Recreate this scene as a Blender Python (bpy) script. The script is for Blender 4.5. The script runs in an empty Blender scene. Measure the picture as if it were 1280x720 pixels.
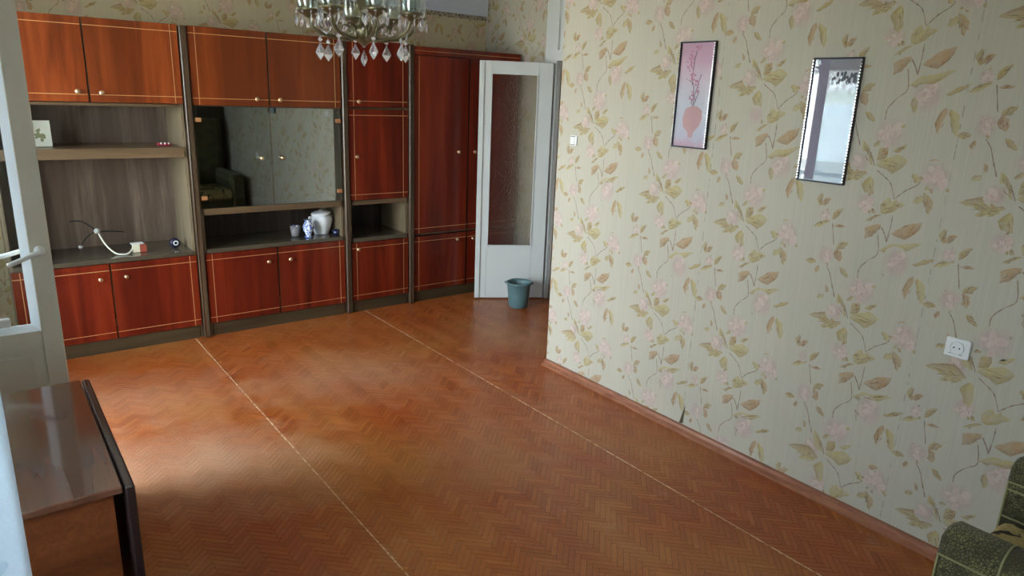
import bpy, bmesh, math, random
from mathutils import Vector, Matrix
C = bpy.context.scene
COL = C.collection
PI = math.pi
rnd = random.Random(7)

# ------------------------------------------------------------------ camera
f_px, yaw, pitch, roll = 868.6, math.radians(37.984), math.radians(15.562), math.radians(2.23)
F = Vector((math.sin(yaw)*math.cos(pitch), math.cos(yaw)*math.cos(pitch), -math.sin(pitch)))
r0 = Vector((math.cos(yaw), -math.sin(yaw), 0)); u0 = r0.cross(F)
Rv = r0*math.cos(roll)+u0*math.sin(roll); Uv = -r0*math.sin(roll)+u0*math.cos(roll)
CAM = Vector((0, 0, 1.72))
cd = bpy.data.cameras.new('camera'); cam = bpy.data.objects.new('camera', cd); COL.objects.link(cam)
m = Matrix((Rv, Uv, -F)).transposed().to_4x4(); m.translation = CAM
cam.matrix_world = m
cd.sensor_width = 36; cd.lens = f_px*36/1280; cd.clip_start = 0.02
C.camera = cam

# ------------------------------------------------------------------ sky, exposure
w = bpy.data.worlds.new('sky'); C.world = w; w.use_nodes = True
nt = w.node_tree; nt.nodes.clear()
wo = nt.nodes.new('ShaderNodeOutputWorld'); bg = nt.nodes.new('ShaderNodeBackground')
tc = nt.nodes.new('ShaderNodeTexCoord'); sx = nt.nodes.new('ShaderNodeSeparateXYZ')
rp = nt.nodes.new('ShaderNodeValToRGB')
nt.links.new(tc.outputs['Generated'], sx.inputs[0]); nt.links.new(sx.outputs['Z'], rp.inputs[0])
e = rp.color_ramp.elements
e[0].position = 0.0; e[0].color = (0.86, 0.93, 1.0, 1)
e[1].position = 0.8; e[1].color = (0.62, 0.78, 1.0, 1)
nt.links.new(rp.outputs[0], bg.inputs['Color']); nt.links.new(bg.outputs[0], wo.inputs[0])
SKY = 13.0
bg.inputs['Strength'].default_value = SKY
C.view_settings.view_transform = 'Standard'; C.view_settings.look = 'None'
C.view_settings.gamma = 1; C.view_settings.use_curve_mapping = False
C.view_settings.exposure = 1.3
sl = bpy.data.lights.new('sun', 'SUN'); sl.energy = 34; sl.color = (1, .92, .80); sl.angle = math.radians(1)
so_ = bpy.data.objects.new('sun', sl); COL.objects.link(so_)          # comes over the roof, lights the ground outside
so_.rotation_euler = Vector((-.62, .25, -.75)).to_track_quat('-Z', 'Y').to_euler()

def portal(name, loc, rot, sx_, sy_):
    l = bpy.data.lights.new(name, 'AREA'); l.shape = 'RECTANGLE'; l.size = sx_; l.size_y = sy_
    l.cycles.is_portal = True
    o = bpy.data.objects.new(name, l); COL.objects.link(o); o.location = loc; o.rotation_euler = rot
# openings in the window wall: sampling portals only, they give no light of their own
DOOR_Y = (3.13, 3.90); DOOR_Z = (0.06, 2.15)
WIN_Y = (0.25, 1.55); WIN_Z = (0.88, 2.15); WIN2_Y = (4.00, 4.85)
portal('balcony_portal', (-0.97, sum(DOOR_Y)/2, sum(DOOR_Z)/2), (0, -PI/2, 0), DOOR_Z[1]-DOOR_Z[0], DOOR_Y[1]-DOOR_Y[0])
for wy in (WIN_Y, WIN2_Y): portal('window_portal', (-0.97, sum(wy)/2, sum(WIN_Z)/2), (0, -PI/2, 0), WIN_Z[1]-WIN_Z[0], wy[1]-wy[0])

# ------------------------------------------------------------------ helpers
def box(bm, x0, x1, y0, y1, z0, z1, bev=0.0, seg=1):
    t = bmesh.new()
    v = [t.verts.new(p) for p in ((x0,y0,z0),(x1,y0,z0),(x1,y1,z0),(x0,y1,z0),(x0,y0,z1),(x1,y0,z1),(x1,y1,z1),(x0,y1,z1))]
    for q in ((3,2,1,0),(4,5,6,7),(0,1,5,4),(1,2,6,5),(2,3,7,6),(3,0,4,7)): t.faces.new([v[i] for i in q])
    if bev: bmesh.ops.bevel(t, geom=t.edges[:], offset=bev, segments=seg, profile=0.5, affect='EDGES')
    merge(bm, t); return bm
def merge(bm, t):
    me = bpy.data.meshes.new('t'); t.to_mesh(me); t.free(); bm.from_mesh(me); bpy.data.meshes.remove(me)
def lathe(bm, prof, cx=0, cy=0, n=24, cap=True, axis='z', wob=None):
    rings = []
    for (r, z) in prof:
        ring = []
        for i in range(n):
            a = 2*PI*i/n; rr = r*(wob(a, z) if wob else 1)
            p = (cx+rr*math.cos(a), cy+rr*math.sin(a), z)
            if axis == 'y': p = (cx+rr*math.cos(a), z, cy+rr*math.sin(a))
            if axis == 'x': p = (z, cx+rr*math.cos(a), cy+rr*math.sin(a))
            ring.append(bm.verts.new(p))
        rings.append(ring)
    for a, b in zip(rings, rings[1:]):
        for i in range(n):
            f = bm.faces.new((a[i], a[(i+1)%n], b[(i+1)%n], b[i])); f.smooth = True
    if cap:
        for ring in (rings[0], rings[-1]):
            try: bm.faces.new(ring)
            except Exception: pass
    return bm
def tube(bm, pts, r, n=8, taper=None):
    pts = [Vector(p) for p in pts]; prev = None; rings = []
    for i, p in enumerate(pts):
        d = (pts[min(i+1, len(pts)-1)]-pts[max(i-1, 0)]).normalized()
        s = d.cross(Vector((0, 0, 1)))
        if s.length < .05: s = d.cross(Vector((1, 0, 0)))
        if prev is not None:
            s = prev-d*prev.dot(d)
        s.normalize(); prev = s; t = d.cross(s)
        rr = taper[i] if taper else r
        rings.append([bm.verts.new(p+(s*math.cos(2*PI*k/n)+t*math.sin(2*PI*k/n))*rr) for k in range(n)])
    for a, b in zip(rings, rings[1:]):
        for i in range(n):
            f = bm.faces.new((a[i], a[(i+1)%n], b[(i+1)%n], b[i])); f.smooth = True
    bm.faces.new(rings[0]); bm.faces.new(rings[-1]); return bm
def smooth_path(pts, k=6):
    P = [Vector(p) for p in pts]; out = []
    for i in range(len(P)-1):
        a, b, c, d = P[max(i-1, 0)], P[i], P[i+1], P[min(i+2, len(P)-1)]
        for j in range(k):
            t = j/k
            out.append(.5*((2*b)+(c-a)*t+(2*a-5*b+4*c-d)*t*t+(-a+3*b-3*c+d)*t**3))
    out.append(P[-1]); return out
def obj(name, bm, mat, parent=None, local=False, fixn=True):
    """link a bmesh (built in world coordinates unless local) as one object"""
    if fixn: bmesh.ops.recalc_face_normals(bm, faces=bm.faces[:])
    me = bpy.data.meshes.new(name)
    if parent is not None and not local:
        mt = Matrix.Identity(4); chain = []; q = parent
        while q is not None: chain.append(q.matrix_basis); q = q.parent
        for b in reversed(chain): mt = mt @ b
        bm.transform(mt.inverted())
    # own origin at the centre of the piece
    if bm.verts:
        c = sum((v.co for v in bm.verts), Vector())/len(bm.verts)
        bm.transform(Matrix.Translation(-c))
    else: c = Vector()
    bm.to_mesh(me); bm.free()
    if mat: me.materials.append(mat)
    o = bpy.data.objects.new(name, me); COL.objects.link(o); o.location = c
    if parent is not None: o.parent = parent
    return o
def tag(o, label, cat, group=None):
    o['label'] = label
    if cat: o['category'] = cat
    else: o['kind'] = 'structure'
    if group: o['group'] = group
    return o
def thing(name, label, cat, loc=(0,0,0), rz=0, group=None):
    o = bpy.data.objects.new(name, None); COL.objects.link(o); o.empty_display_size = .1
    o.location = loc; o.rotation_euler = (0, 0, rz)
    o.rotation_mode = 'XYZ'
    o.matrix_basis = Matrix.Translation(loc) @ Matrix.Rotation(rz, 4, 'Z')
    return tag(o, label, cat, group)
def struct(name, bm, mat):
    o = obj(name, bm, mat); o['kind'] = 'structure'; return o
def B(*a, **k): return box(bmesh.new(), *a, **k)

# ------------------------------------------------------------------ materials
def mat(name, col=(.5,.5,.5), rough=.5, metal=0, spec=.5, coat=0, coat_r=.1, trans=0, ior=1.45):
    m = bpy.data.materials.new(name); m.use_nodes = True
    b = m.node_tree.nodes['Principled BSDF']
    b.inputs['Base Color'].default_value = (*col, 1); b.inputs['Roughness'].default_value = rough
    b.inputs['Metallic'].default_value = metal; b.inputs['Specular IOR Level'].default_value = spec
    b.inputs['Coat Weight'].default_value = coat; b.inputs['Coat Roughness'].default_value = coat_r
    b.inputs['Transmission Weight'].default_value = trans; b.inputs['IOR'].default_value = ior
    return m
class N:
    def __init__(s, m): s.m = m; s.t = m.node_tree; s.b = s.t.nodes.get('Principled BSDF')
    def n(s, typ, **k):
        x = s.t.nodes.new(typ)
        for a, v in k.items(): setattr(x, a, v)
        return x
    def l(s, a, b): s.t.links.new(a, b)
    def coord(s, scale=(1,1,1), kind='Position', rot=(0,0,0)):
        mp = s.n('ShaderNodeMapping'); mp.inputs['Scale'].default_value = scale; mp.inputs['Rotation'].default_value = rot
        if kind == 'Position': g = s.n('ShaderNodeNewGeometry'); s.l(g.outputs['Position'], mp.inputs[0])
        else: g = s.n('ShaderNodeTexCoord'); s.l(g.outputs[kind], mp.inputs[0])
        return mp.outputs[0]
    def noise(s, vec, scale=5, detail=4, rough=.55, dist=0):
        x = s.n('ShaderNodeTexNoise'); s.l(vec, x.inputs['Vector']); x.inputs['Scale'].default_value = scale
        x.inputs['Detail'].default_value = detail; x.inputs['Roughness'].default_value = rough; x.inputs['Distortion'].default_value = dist
        return x.outputs['Fac']
    def ramp(s, fac, stops):
        x = s.n('ShaderNodeValToRGB'); el = x.color_ramp.elements
        while len(el) < len(stops): el.new(.5)
        for k, (p, c) in enumerate(stops):
            el[k].position = p; el[k].color = (*c, 1) if len(c) == 3 else c
        s.l(fac, x.inputs[0]); return x.outputs[0]
    def mix(s, fac, a, b, mode='MIX'):
        x = s.n('ShaderNodeMix'); x.data_type = 'RGBA'; x.blend_type = mode
        for i, v in ((0, fac), (6, a), (7, b)):
            if hasattr(v, 'is_output'): s.l(v, x.inputs[i])
            elif i == 0: x.inputs[0].default_value = v
            else: x.inputs[i].default_value = (*v, 1)
        return x.outputs[2]
    def math(s, op, a, b=0.0):
        x = s.n('ShaderNodeMath', operation=op)
        for i, v in ((0, a), (1, b)):
            if hasattr(v, 'is_output'): s.l(v, x.inputs[i])
            else: x.inputs[i].default_value = v
        return x.outputs[0]
    def bump(s, h, strength=.3, dist=.002):
        x = s.n('ShaderNodeBump'); x.inputs['Strength'].default_value = strength; x.inputs['Distance'].default_value = dist
        s.l(h, x.inputs['Height']); s.l(x.outputs[0], s.b.inputs['Normal'])
def rr(n, vec, lo, hi, scale=3):
    f = n.noise(vec, scale); r = n.n('ShaderNodeMapRange'); r.inputs[1].default_value = .3; r.inputs[2].default_value = .7
    r.inputs[3].default_value = lo; r.inputs[4].default_value = hi; n.l(f, r.inputs[0]); n.l(r.outputs[0], n.b.inputs['Roughness'])

WP_BASE = (.455, .430, .340)
KP = (.50/.60, .462/.565, .355/.455)
def wallpaper_mat(name, printed, plain=None):
    m_ = mat(name, WP_BASE, .75, spec=.25); n = N(m_)
    f = n.noise(n.coord((160, 160, 3)), 1.0, 3, .6)
    g = n.noise(n.coord((1, 1, 1)), 1.3, 3, .5)
    c = n.ramp(f, [(.25, (.94,.94,.94)), (.75, (1.05,1.05,1.05))])
    c2 = n.ramp(g, [(.3, (.95,.95,.95)), (.7, (1.03,1.03,1.03))])
    if printed:
        a = n.n('ShaderNodeAttribute'); a.attribute_name = 'Col'
        sm = n.noise(n.coord(), 90, 4, .65)
        base = n.mix(n.ramp(sm, [(.38, (0,0,0)), (.66, (.35,.35,.35))]), a.outputs['Color'], WP_BASE)
    else: base = plain or WP_BASE
    x = n.mix(1.0, n.mix(1.0, base, c, 'MULTIPLY'), c2, 'MULTIPLY')
    n.l(x, n.b.inputs['Base Color']); n.bump(f, .25, .0006)
    return m_
M = {}
M['paper'] = wallpaper_mat('wallpaper', False); M['print'] = wallpaper_mat('wallpaper_print', True); M['paper_far'] = wallpaper_mat('warm_lit_wallpaper', False, (.58,.51,.34))  # far-wall copy of the same paper, warm bounce light put into its colour
def wood(name, c0, c1, c2, rough, coat, axis='z', sc=1.0, fig=False, spec=.5, coat_r=.08):
    m_ = mat(name, c1, rough, coat=coat, coat_r=coat_r, spec=spec); n = N(m_)
    S = {'z': (14, 14, 1.0), 'x': (1.0, 14, 14), 'y': (14, 1.0, 14)}[axis]
    v = n.coord(tuple(s*sc for s in S))
    f1 = n.noise(v, 1.0, 5, .6, .6); f2 = n.noise(n.coord(tuple(s*sc*7 for s in S)), 1.0, 4, .6)
    f3 = n.noise(n.coord(tuple(s*sc*.28 for s in S)), 1.0, 3, .5, .8)
    c = n.ramp(f1, [(.28, c0), (.5, c1), (.74, c2)])
    c = n.mix(n.math('MULTIPLY', f2, .35), c, c0)
    c = n.mix(n.ramp(f3, [(.4, (0,0,0)), (.62, (.7,.7,.7))]), c, c0)
    if fig:
        f4 = n.noise(n.coord((30, 30, 22)), 1.0, 6, .7, 1.5)
        c = n.mix(n.ramp(f4, [(.42, (.5,.5,.5)), (.6, (0,0,0))]), c, c0)
    n.l(c, n.b.inputs['Base Color']); return m_
M['mahogany'] = wood('lacquered_mahogany', (.070,.007,.003), (.185,.018,.006), (.29,.042,.010), .30, .22, spec=.25, coat_r=.08, sc=.8)
M['mahogany_pale'] = wood('orange_lacquered_mahogany', (.100,.020,.005), (.24,.048,.010), (.38,.090,.018), .32, .25, spec=.3, coat_r=.10, sc=.8)  # more orange version of the lacquer, used on some upper doors
M['carcass'] = wood('brown_carcass_laminate', (.13,.098,.055), (.21,.165,.10), (.26,.21,.135), .42, .15)
M['carcass_x'] = wood('brown_shelf_laminate', (.095,.060,.030), (.165,.105,.055), (.21,.14,.075), .38, .2, axis='x')
M['backwood'] = wood('striped_back_panel', (.070,.048,.034), (.145,.105,.075), (.24,.18,.13), .5, .1, sc=1.9)
M['plinthwood'] = wood('dark_plinth_laminate', (.032,.021,.009), (.062,.042,.019), (.088,.060,.028), .45, .1, axis='x')
M['darkback'] = wood('dark_back_panel', (.022,.014,.010), (.05,.034,.024), (.085,.06,.045), .5, .1, sc=1.9)
M['postwood'] = wood('dark_pilaster_wood', (.035,.022,.012), (.080,.050,.028), (.12,.078,.045), .32, .25)
M['counter'] = wood('dark_counter_laminate', (.055,.046,.030), (.090,.074,.050), (.12,.10,.068), .22, .3, axis='x')
M['brass'] = mat('pale_brass', (.80,.62,.40), .28, metal=1)
M['inlay'] = mat('gold_inlay', (.70,.42,.19), .40, metal=.7)
M['steel'] = mat('polished_metal_strip', (.36,.30,.23), .25, metal=1)
M['plate'] = mat('orange_wood_hinge_plate', (.42,.19,.075), .4)
M['tabletop'] = wood('polished_walnut_top', (.075,.030,.018), (.155,.065,.036), (.24,.105,.05), .12, .6, axis='y', sc=.5, coat_r=.06)
M['burl'] = wood('mottled_walnut_panel', (.085,.020,.007), (.20,.058,.017), (.30,.095,.028), .33, .6, axis='x', sc=1.3, fig=True)
M['darkedge'] = mat('dark_table_leaf', (.022,.012,.012), .32, coat=.4)
M['white_paint'] = mat('white_paint', (.58,.61,.58), .34, coat=.15)
n = N(M['white_paint']); rr(n, n.coord(), .28, .42, 5)
M['cream_paint'] = mat('cream_door_paint', (.50,.47,.39), .42)
n = N(M['cream_paint']); n.l(n.ramp(n.noise(n.coord(), 4, 5), [(.3,(.60,.55,.44)),(.7,(.66,.61,.50))]), n.b.inputs['Base Color'])
M['bead'] = mat('white_glazing_bead', (.88,.93,.97), .22, coat=.4)
M['white_plastic'] = mat('white_plastic', (.72,.73,.70), .35)
M['dark'] = mat('dark_hole', (.01,.01,.01), .8)
M['chrome'] = mat('satin_chrome', (.75,.75,.74), .3, metal=.9)
M['ceiling'] = mat('ceiling_whitewash', (.8,.78,.72), .9)
M['beam'] = mat('blue_white_whitewash', (.62,.66,.74), .85)
n = N(M['ceiling']); n.l(n.ramp(n.noise(n.coord(), 2.5, 5), [(.3,(.79,.76,.69)),(.7,(.84,.81,.74))]), n.b.inputs['Base Color'])
n = N(M['beam']); n.l(n.ramp(n.noise(n.coord((1,1,6)), 2.5, 5), [(.3,(.56,.60,.70)),(.7,(.66,.70,.78))]), n.b.inputs['Base Color'])
# skirting
M['skirt'] = mat('brown_painted_skirting', (.28,.105,.055), .35, coat=.3); n = N(M['skirt'])
n.l(n.ramp(n.noise(n.coord((3,3,20)), 3, 5), [(.3,(.22,.075,.038)),(.7,(.36,.15,.08))]), n.b.inputs['Base Color'])
# parquet
def parquet_mat(name):
    m_ = mat(name, (.3,.1,.03), .32, coat=.32, coat_r=.22, spec=.4); n = N(m_)
    g = n.n('ShaderNodeNewGeometry'); oi = n.n('ShaderNodeObjectInfo')
    r = n.math('FRACT', n.math('ADD', g.outputs['Random Per Island'], oi.outputs['Random']))
    c = n.ramp(r, [(0, (.27,.058,.009)), (.35, (.315,.072,.012)), (.7, (.34,.082,.014)), (1, (.38,.105,.021))])
    big = n.noise(n.coord(), 1.15, 4, .55, .4)
    c = n.mix(n.ramp(big, [(.45,(0,0,0)),(.66,(.55,.55,.55))]), c, (.40,.18,.045))
    red = n.noise(n.coord((1.3,.8,1)), 1.6, 3, .5)
    c = n.mix(n.ramp(red, [(.5,(0,0,0)),(.7,(.5,.5,.5))]), c, (.28,.055,.014))
    for (wx, wy, sx_, sy_, amt) in ((.62, 3.15, .85, .55, .55), (1.75, 3.75, .9, .5, .30), (.5, 4.1, .9, .5, .28), (1.9, 2.6, .5, .9, .22)):   # worn, dusty varnish; the first also has pale balcony-door light painted in
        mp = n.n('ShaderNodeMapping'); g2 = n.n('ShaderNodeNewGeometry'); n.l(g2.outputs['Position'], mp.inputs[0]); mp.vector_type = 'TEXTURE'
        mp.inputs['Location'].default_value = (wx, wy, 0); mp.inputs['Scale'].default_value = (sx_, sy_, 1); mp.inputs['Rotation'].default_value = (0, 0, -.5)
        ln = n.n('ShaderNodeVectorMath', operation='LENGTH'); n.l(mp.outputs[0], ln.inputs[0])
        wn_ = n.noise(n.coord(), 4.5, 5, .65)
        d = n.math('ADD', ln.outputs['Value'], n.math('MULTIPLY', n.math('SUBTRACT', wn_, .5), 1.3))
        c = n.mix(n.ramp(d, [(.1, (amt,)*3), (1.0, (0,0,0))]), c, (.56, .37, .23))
    fine = n.noise(n.coord((60,60,60)), 2.2, 3, .6)
    c = n.mix(1.0, c, n.ramp(fine, [(.3,(.80,.80,.80)),(.7,(1.15,1.15,1.15))]), 'MULTIPLY')
    sc = n.noise(n.coord(), 6, 6, .75)
    c = n.mix(n.ramp(sc, [(.58,(0,0,0)),(.80,(.30,.30,.30))]), c, (.48,.34,.24))
    n.l(c, n.b.inputs['Base Color'])
    ro = n.ramp(n.noise(n.coord(), 2.2, 5, .7), [(.2,(.32,.32,.32)),(.8,(.48,.48,.48))])
    n.l(ro, n.b.inputs['Roughness'])
    n.bump(n.noise(n.coord(), 25, 3, .6), .12, .002)
    return m_
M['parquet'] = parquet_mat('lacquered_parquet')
M['subfloor'] = mat('dark_joint_filler', (.055,.020,.008), .7)
M['seam'] = mat('pale_dusty_seam', (.55,.38,.22), .8); n = N(M['seam'])
n.l(n.ramp(n.noise(n.coord(), 30, 4, .7), [(.40,(.34,.16,.06)),(.58,(.70,.52,.34))]), n.b.inputs['Base Color'])
# glass kinds
def glass(name, tint, gloss, rough=.02, fm=.6):
    m_ = bpy.data.materials.new(name); m_.use_nodes = True; n = N(m_); n.t.nodes.remove(n.b)
    out = n.t.nodes['Material Output']
    tr = n.n('ShaderNodeBsdfTransparent'); tr.inputs[0].default_value = (*tint, 1)
    gl = n.n('ShaderNodeBsdfGlossy'); gl.inputs['Roughness'].default_value = rough; gl.inputs['Color'].default_value = (.93,.97,.96,1)
    lw = n.n('ShaderNodeLayerWeight'); lw.inputs[0].default_value = .35
    fac = n.math('ADD', n.math('MULTIPLY', lw.outputs['Fresnel'], fm), gloss)
    mx = n.n('ShaderNodeMixShader'); n.l(fac, mx.inputs[0]); n.l(tr.outputs[0], mx.inputs[1]); n.l(gl.outputs[0], mx.inputs[2])
    n.l(mx.outputs[0], out.inputs[0]); return m_
M['cab_glass'] = glass('smoky_cabinet_glass', (.62,.66,.62), .24)
M['pane'] = glass('clear_pane', (.90,.93,.94), .03)
M['crystal'] = mat('cut_crystal', (.96,.93,.95), .04, trans=.82, ior=1.5)
M['lampglass'] = glass('clear_lamp_glass', (.93,.96,.95), .10, .08, .45)
M['pebble'] = bpy.data.materials.new('pebbled_door_glass'); M['pebble'].use_nodes = True
n = N(M['pebble']); b_ = n.b; n.t.nodes.remove(b_)
rf = n.n('ShaderNodeBsdfRefraction'); rf.inputs['IOR'].default_value = 1.22; rf.inputs['Roughness'].default_value = .06; rf.inputs['Color'].default_value = (.97,.97,.95,1)
gl = n.n('ShaderNodeBsdfGlossy'); gl.inputs['Roughness'].default_value = .12
vo = n.n('ShaderNodeTexVoronoi'); vo.inputs['Scale'].default_value = 95; n.l(n.coord(), vo.inputs['Vector'])
bp = n.n('ShaderNodeBump'); bp.inputs['Strength'].default_value = 1.0; bp.inputs['Distance'].default_value = .014; n.l(vo.outputs['Distance'], bp.inputs['Height'])
n.l(bp.outputs[0], rf.inputs['Normal']); n.l(bp.outputs[0], gl.inputs['Normal'])
mx = n.n('ShaderNodeMixShader'); mx.inputs[0].default_value = .07; n.l(rf.outputs[0], mx.inputs[1]); n.l(gl.outputs[0], mx.inputs[2])
tr = n.n('ShaderNodeBsdfTransparent'); tr.inputs[0].default_value = (.95,.95,.93,1)
m2 = n.n('ShaderNodeMixShader'); n.l(n.ramp(n.noise(n.coord(), 130, 2, .5), [(.42, (.25,.25,.25)), (.58, (.8,.8,.8))]), m2.inputs[0])
n.l(mx.outputs[0], m2.inputs[1]); n.l(tr.outputs[0], m2.inputs[2]); n.l(m2.outputs[0], n.t.nodes['Material Output'].inputs[0])
M['antique'] = mat('olive_antique_brass', (.20,.18,.10), .38, metal=.75)
# cloths
M['green'] = mat('green_velour', (.08,.09,.04), .9); n = N(M['green'])
vo = n.n('ShaderNodeTexVoronoi'); vo.feature = 'DISTANCE_TO_EDGE'; vo.inputs['Scale'].default_value = 110; n.l(n.coord(kind='Object'), vo.inputs['Vector'])
big = n.noise(n.coord(kind='Object'), 9, 3, .6)
c = n.ramp(vo.outputs['Distance'], [(.04,(.034,.031,.012)),(.20,(.165,.155,.062))])
c = n.mix(n.ramp(big, [(.42,(0,0,0)),(.60,(.75,.75,.75))]), c, (.040,.036,.016))
n.l(c, n.b.inputs['Base Color']); n.bump(vo.outputs['Distance'], .6, .004); n.b.inputs['Sheen Weight'].default_value = .12
M['piping'] = mat('yellow_green_piping', (.26,.26,.11), .7)
M['gold'] = mat('gold_patterned_fabric', (.40,.32,.13), .8); n = N(M['gold'])
f = n.noise(n.coord(kind='Object'), 11, 2, .4, 1.2); g = n.noise(n.coord(kind='Object'), 60, 3, .6)
c = n.ramp(g, [(.3,(.34,.27,.11)),(.7,(.50,.42,.20))]); c = n.mix(n.ramp(f, [(.56,(0,0,0)),(.58,(1,1,1))]), c, (.035,.028,.02))
n.l(c, n.b.inputs['Base Color'])
M['tulle'] = mat('embossed_white_curtain', (.78,.86,.90), .7); n = N(M['tulle'])
vo = n.n('ShaderNodeTexVoronoi'); vo.inputs['Scale'].default_value = 17; n.l(n.coord(kind='Object'), vo.inputs['Vector'])
f = n.noise(n.coord(kind='Object'), 120, 3, .6); g = n.noise(n.coord(kind='Object'), 45, 3, .6, 1.0)
petal = n.ramp(vo.outputs['Distance'], [(.16,(1,1,1)),(.24,(0,0,0))])
h = n.math('ADD', n.math('MULTIPLY', petal, g), n.math('MULTIPLY', f, .35))
n.l(n.mix(n.ramp(h, [(.25,(0,0,0)),(.6,(1,1,1))]), (.86,.90,.92), (.60,.72,.80)), n.b.inputs['Base Color']); n.bump(h, 1.0, .006)

tn = n.n('ShaderNodeBsdfTranslucent'); tn.inputs[0].default_value = (.80,.88,.94,1)
mx = n.n('ShaderNodeMixShader'); mx.inputs[0].default_value = .45; n.l(n.b.outputs[0], mx.inputs[1]); n.l(tn.outputs[0], mx.inputs[2]); n.l(mx.outputs[0], n.t.nodes['Material Output'].inputs[0])
# ------------------------------------------------------------------ setting
XR, YN, XS, YF, XW, ZC, YB = 2.86, 3.262, 3.88, 5.50, -0.60, 2.55, -0.75
struct('ceiling', B(XW-.4, XS+1.4, YB-.2, YF+.2, ZC, ZC+.12), M['ceiling'])
floor = struct('floor', B(XW-.4, XS+1.4, YB-.2, YF+.2, -.12, -.0016), M['subfloor'])
wall_right = struct('wall_right', B(XR, XR+.14, YB, YN, -.0016, ZC), M['paper'])
struct('wall_hall', B(XR+.14, XS+.12, YN-.14, YN, -.0016, ZC), M['paper'])
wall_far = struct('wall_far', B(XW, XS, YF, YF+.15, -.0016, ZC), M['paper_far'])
struct('wall_back', B(XW, XR, YB-.15, YB, -.0016, ZC), M['paper'])
DW0, DW1 = 3.72, 4.456      # doorway in the side wall
bm = B(XS, XS+.12, DW1, YF+.15, -.0016, ZC); box(bm, XS, XS+.12, YN, DW0, -.0016, ZC)
wall_side = struct('wall_side', bm, M['paper'])
# hallway beyond the doorway
bm = B(XS+1.25, XS+1.4, YN-.14, YF+.15, -.0016, ZC); box(bm, XS+.12, XS+1.25, YN-.14, YN, -.0016, ZC); box(bm, XS+.12, XS+1.25, YF, YF+.15, -.0016, ZC)
struct('wall_hallway', bm, M['paper'])
# window wall with door and window openings
x0, x1 = XW-.35, XW
bm = B(x0, x1, YB, WIN_Y[0], -.0016, ZC)
box(bm, x0, x1, WIN_Y[0], WIN_Y[1], -.0016, WIN_Z[0]); box(bm, x0, x1, WIN_Y[0], WIN_Y[1], WIN_Z[1], ZC)
box(bm, x0, x1, WIN_Y[1], DOOR_Y[0], -.0016, ZC)
box(bm, x0, x1, DOOR_Y[0], DOOR_Y[1], -.0016, DOOR_Z[0]); box(bm, x0, x1, DOOR_Y[0], DOOR_Y[1], DOOR_Z[1], ZC)
box(bm, x0, x1, DOOR_Y[1], WIN2_Y[0], -.0016, ZC); box(bm, x0, x1, WIN2_Y[1], YF+.15, -.0016, ZC)
box(bm, x0, x1, WIN2_Y[0], WIN2_Y[1], -.0016, WIN_Z[0]); box(bm, x0, x1, WIN2_Y[0], WIN2_Y[1], WIN_Z[1], ZC)
struct('wall_left', bm, M['paper'])
# white beam over the cabinets
struct('trim_1', B(XW, XS, YF-.025, YF, 2.385, ZC), M['beam'])
# dotted wallpaper border under the beam and down the corner
M['border'] = mat('dotted_paper_border', (.5,.42,.3), .8); n = N(M['border'])
vo = n.n('ShaderNodeTexVoronoi'); vo.inputs['Scale'].default_value = 60; n.l(n.coord(), vo.inputs['Vector'])
n.l(n.ramp(vo.outputs['Distance'], [(.25,(.05,.045,.05)),(.5,(.42,.36,.26))]), n.b.inputs['Base Color'])
struct('trim_2', B(XW, XS, YF-.003, YF, 2.350, 2.385), M['border'])
struct('trim_3', B(XS-.003, XS, YF-.05, YF-.025, 2.33, ZC), M['border'])
# skirting
def skirt(name, pts):
    bm = bmesh.new(); prof = [(0,0),(-.042,0),(-.042,.012),(-.022,.022),(-.018,.038),(0,.040)]
    rings = [[bm.verts.new((XR+a, y, b-.0014)) for a, b in prof] for y in pts]
    for p, q in zip(rings, rings[1:]):
        for i in range(len(prof)): bm.faces.new((p[i], p[(i+1)%6], q[(i+1)%6], q[i]))
    bm.faces.new(rings[0]); bm.faces.new(rings[-1]); struct(name, bm, M['skirt'])
skirt('baseboard_right', [YB, YN])

# --- parquet: herringbone blocks, laid in three bays split by pale seams
BW = .0235; NB = 5; BL = BW*NB; cs = math.sqrt(.5)
BAYS = [(XW, 1.069), (1.072, 2.352), (2.355, XS+.1)]
def clip(poly, ax, val, keep_less):
    out = []
    for i, a in enumerate(poly):
        b = poly[(i+1) % len(poly)]
        ia = (a[ax] <= val) == keep_less or a[ax] == val; ib = (b[ax] <= val) == keep_less or b[ax] == val
        if ia: out.append(a)
        if ia != ib:
            t = (val-a[ax])/(b[ax]-a[ax]); out.append((a[0]+(b[0]-a[0])*t, a[1]+(b[1]-a[1])*t))
    return out
blocks = []; G = .0007
for i in range(-300, 301):
    for j in range(-40, 41):
        ox, oy = i+NB*j, i-NB*j
        for k, (ax, ay, bx, by) in enumerate(((0,0,NB,1), (0,1,1,1+NB))):
            u = [(ox+ax)*BW+G, (ox+bx)*BW-G]; v = [(oy+ay)*BW+G, (oy+by)*BW-G]
            q = [((a-b)*cs+1.6, (a+b)*cs+2.4) for a, b in ((u[0],v[0]),(u[1],v[0]),(u[1],v[1]),(u[0],v[1]))]
            cx, cy = sum(p[0] for p in q)/4, sum(p[1] for p in q)/4
            if not (XW-.1 < cx < XS+.2 and YB < cy < YF): continue
            for (b0, b1) in BAYS:
                p = q
                if max(a[0] for a in q) <= b0 or min(a[0] for a in q) >= b1: continue
                whole = min(a[0] for a in q) > b0 and max(a[0] for a in q) < b1
                if not whole:
                    p = clip(p, 0, b1, True); p = clip(p, 0, b0, False) if p else p
                    if len(p) < 3: continue
                blocks.append((p, whole, k, cx, cy))
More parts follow.
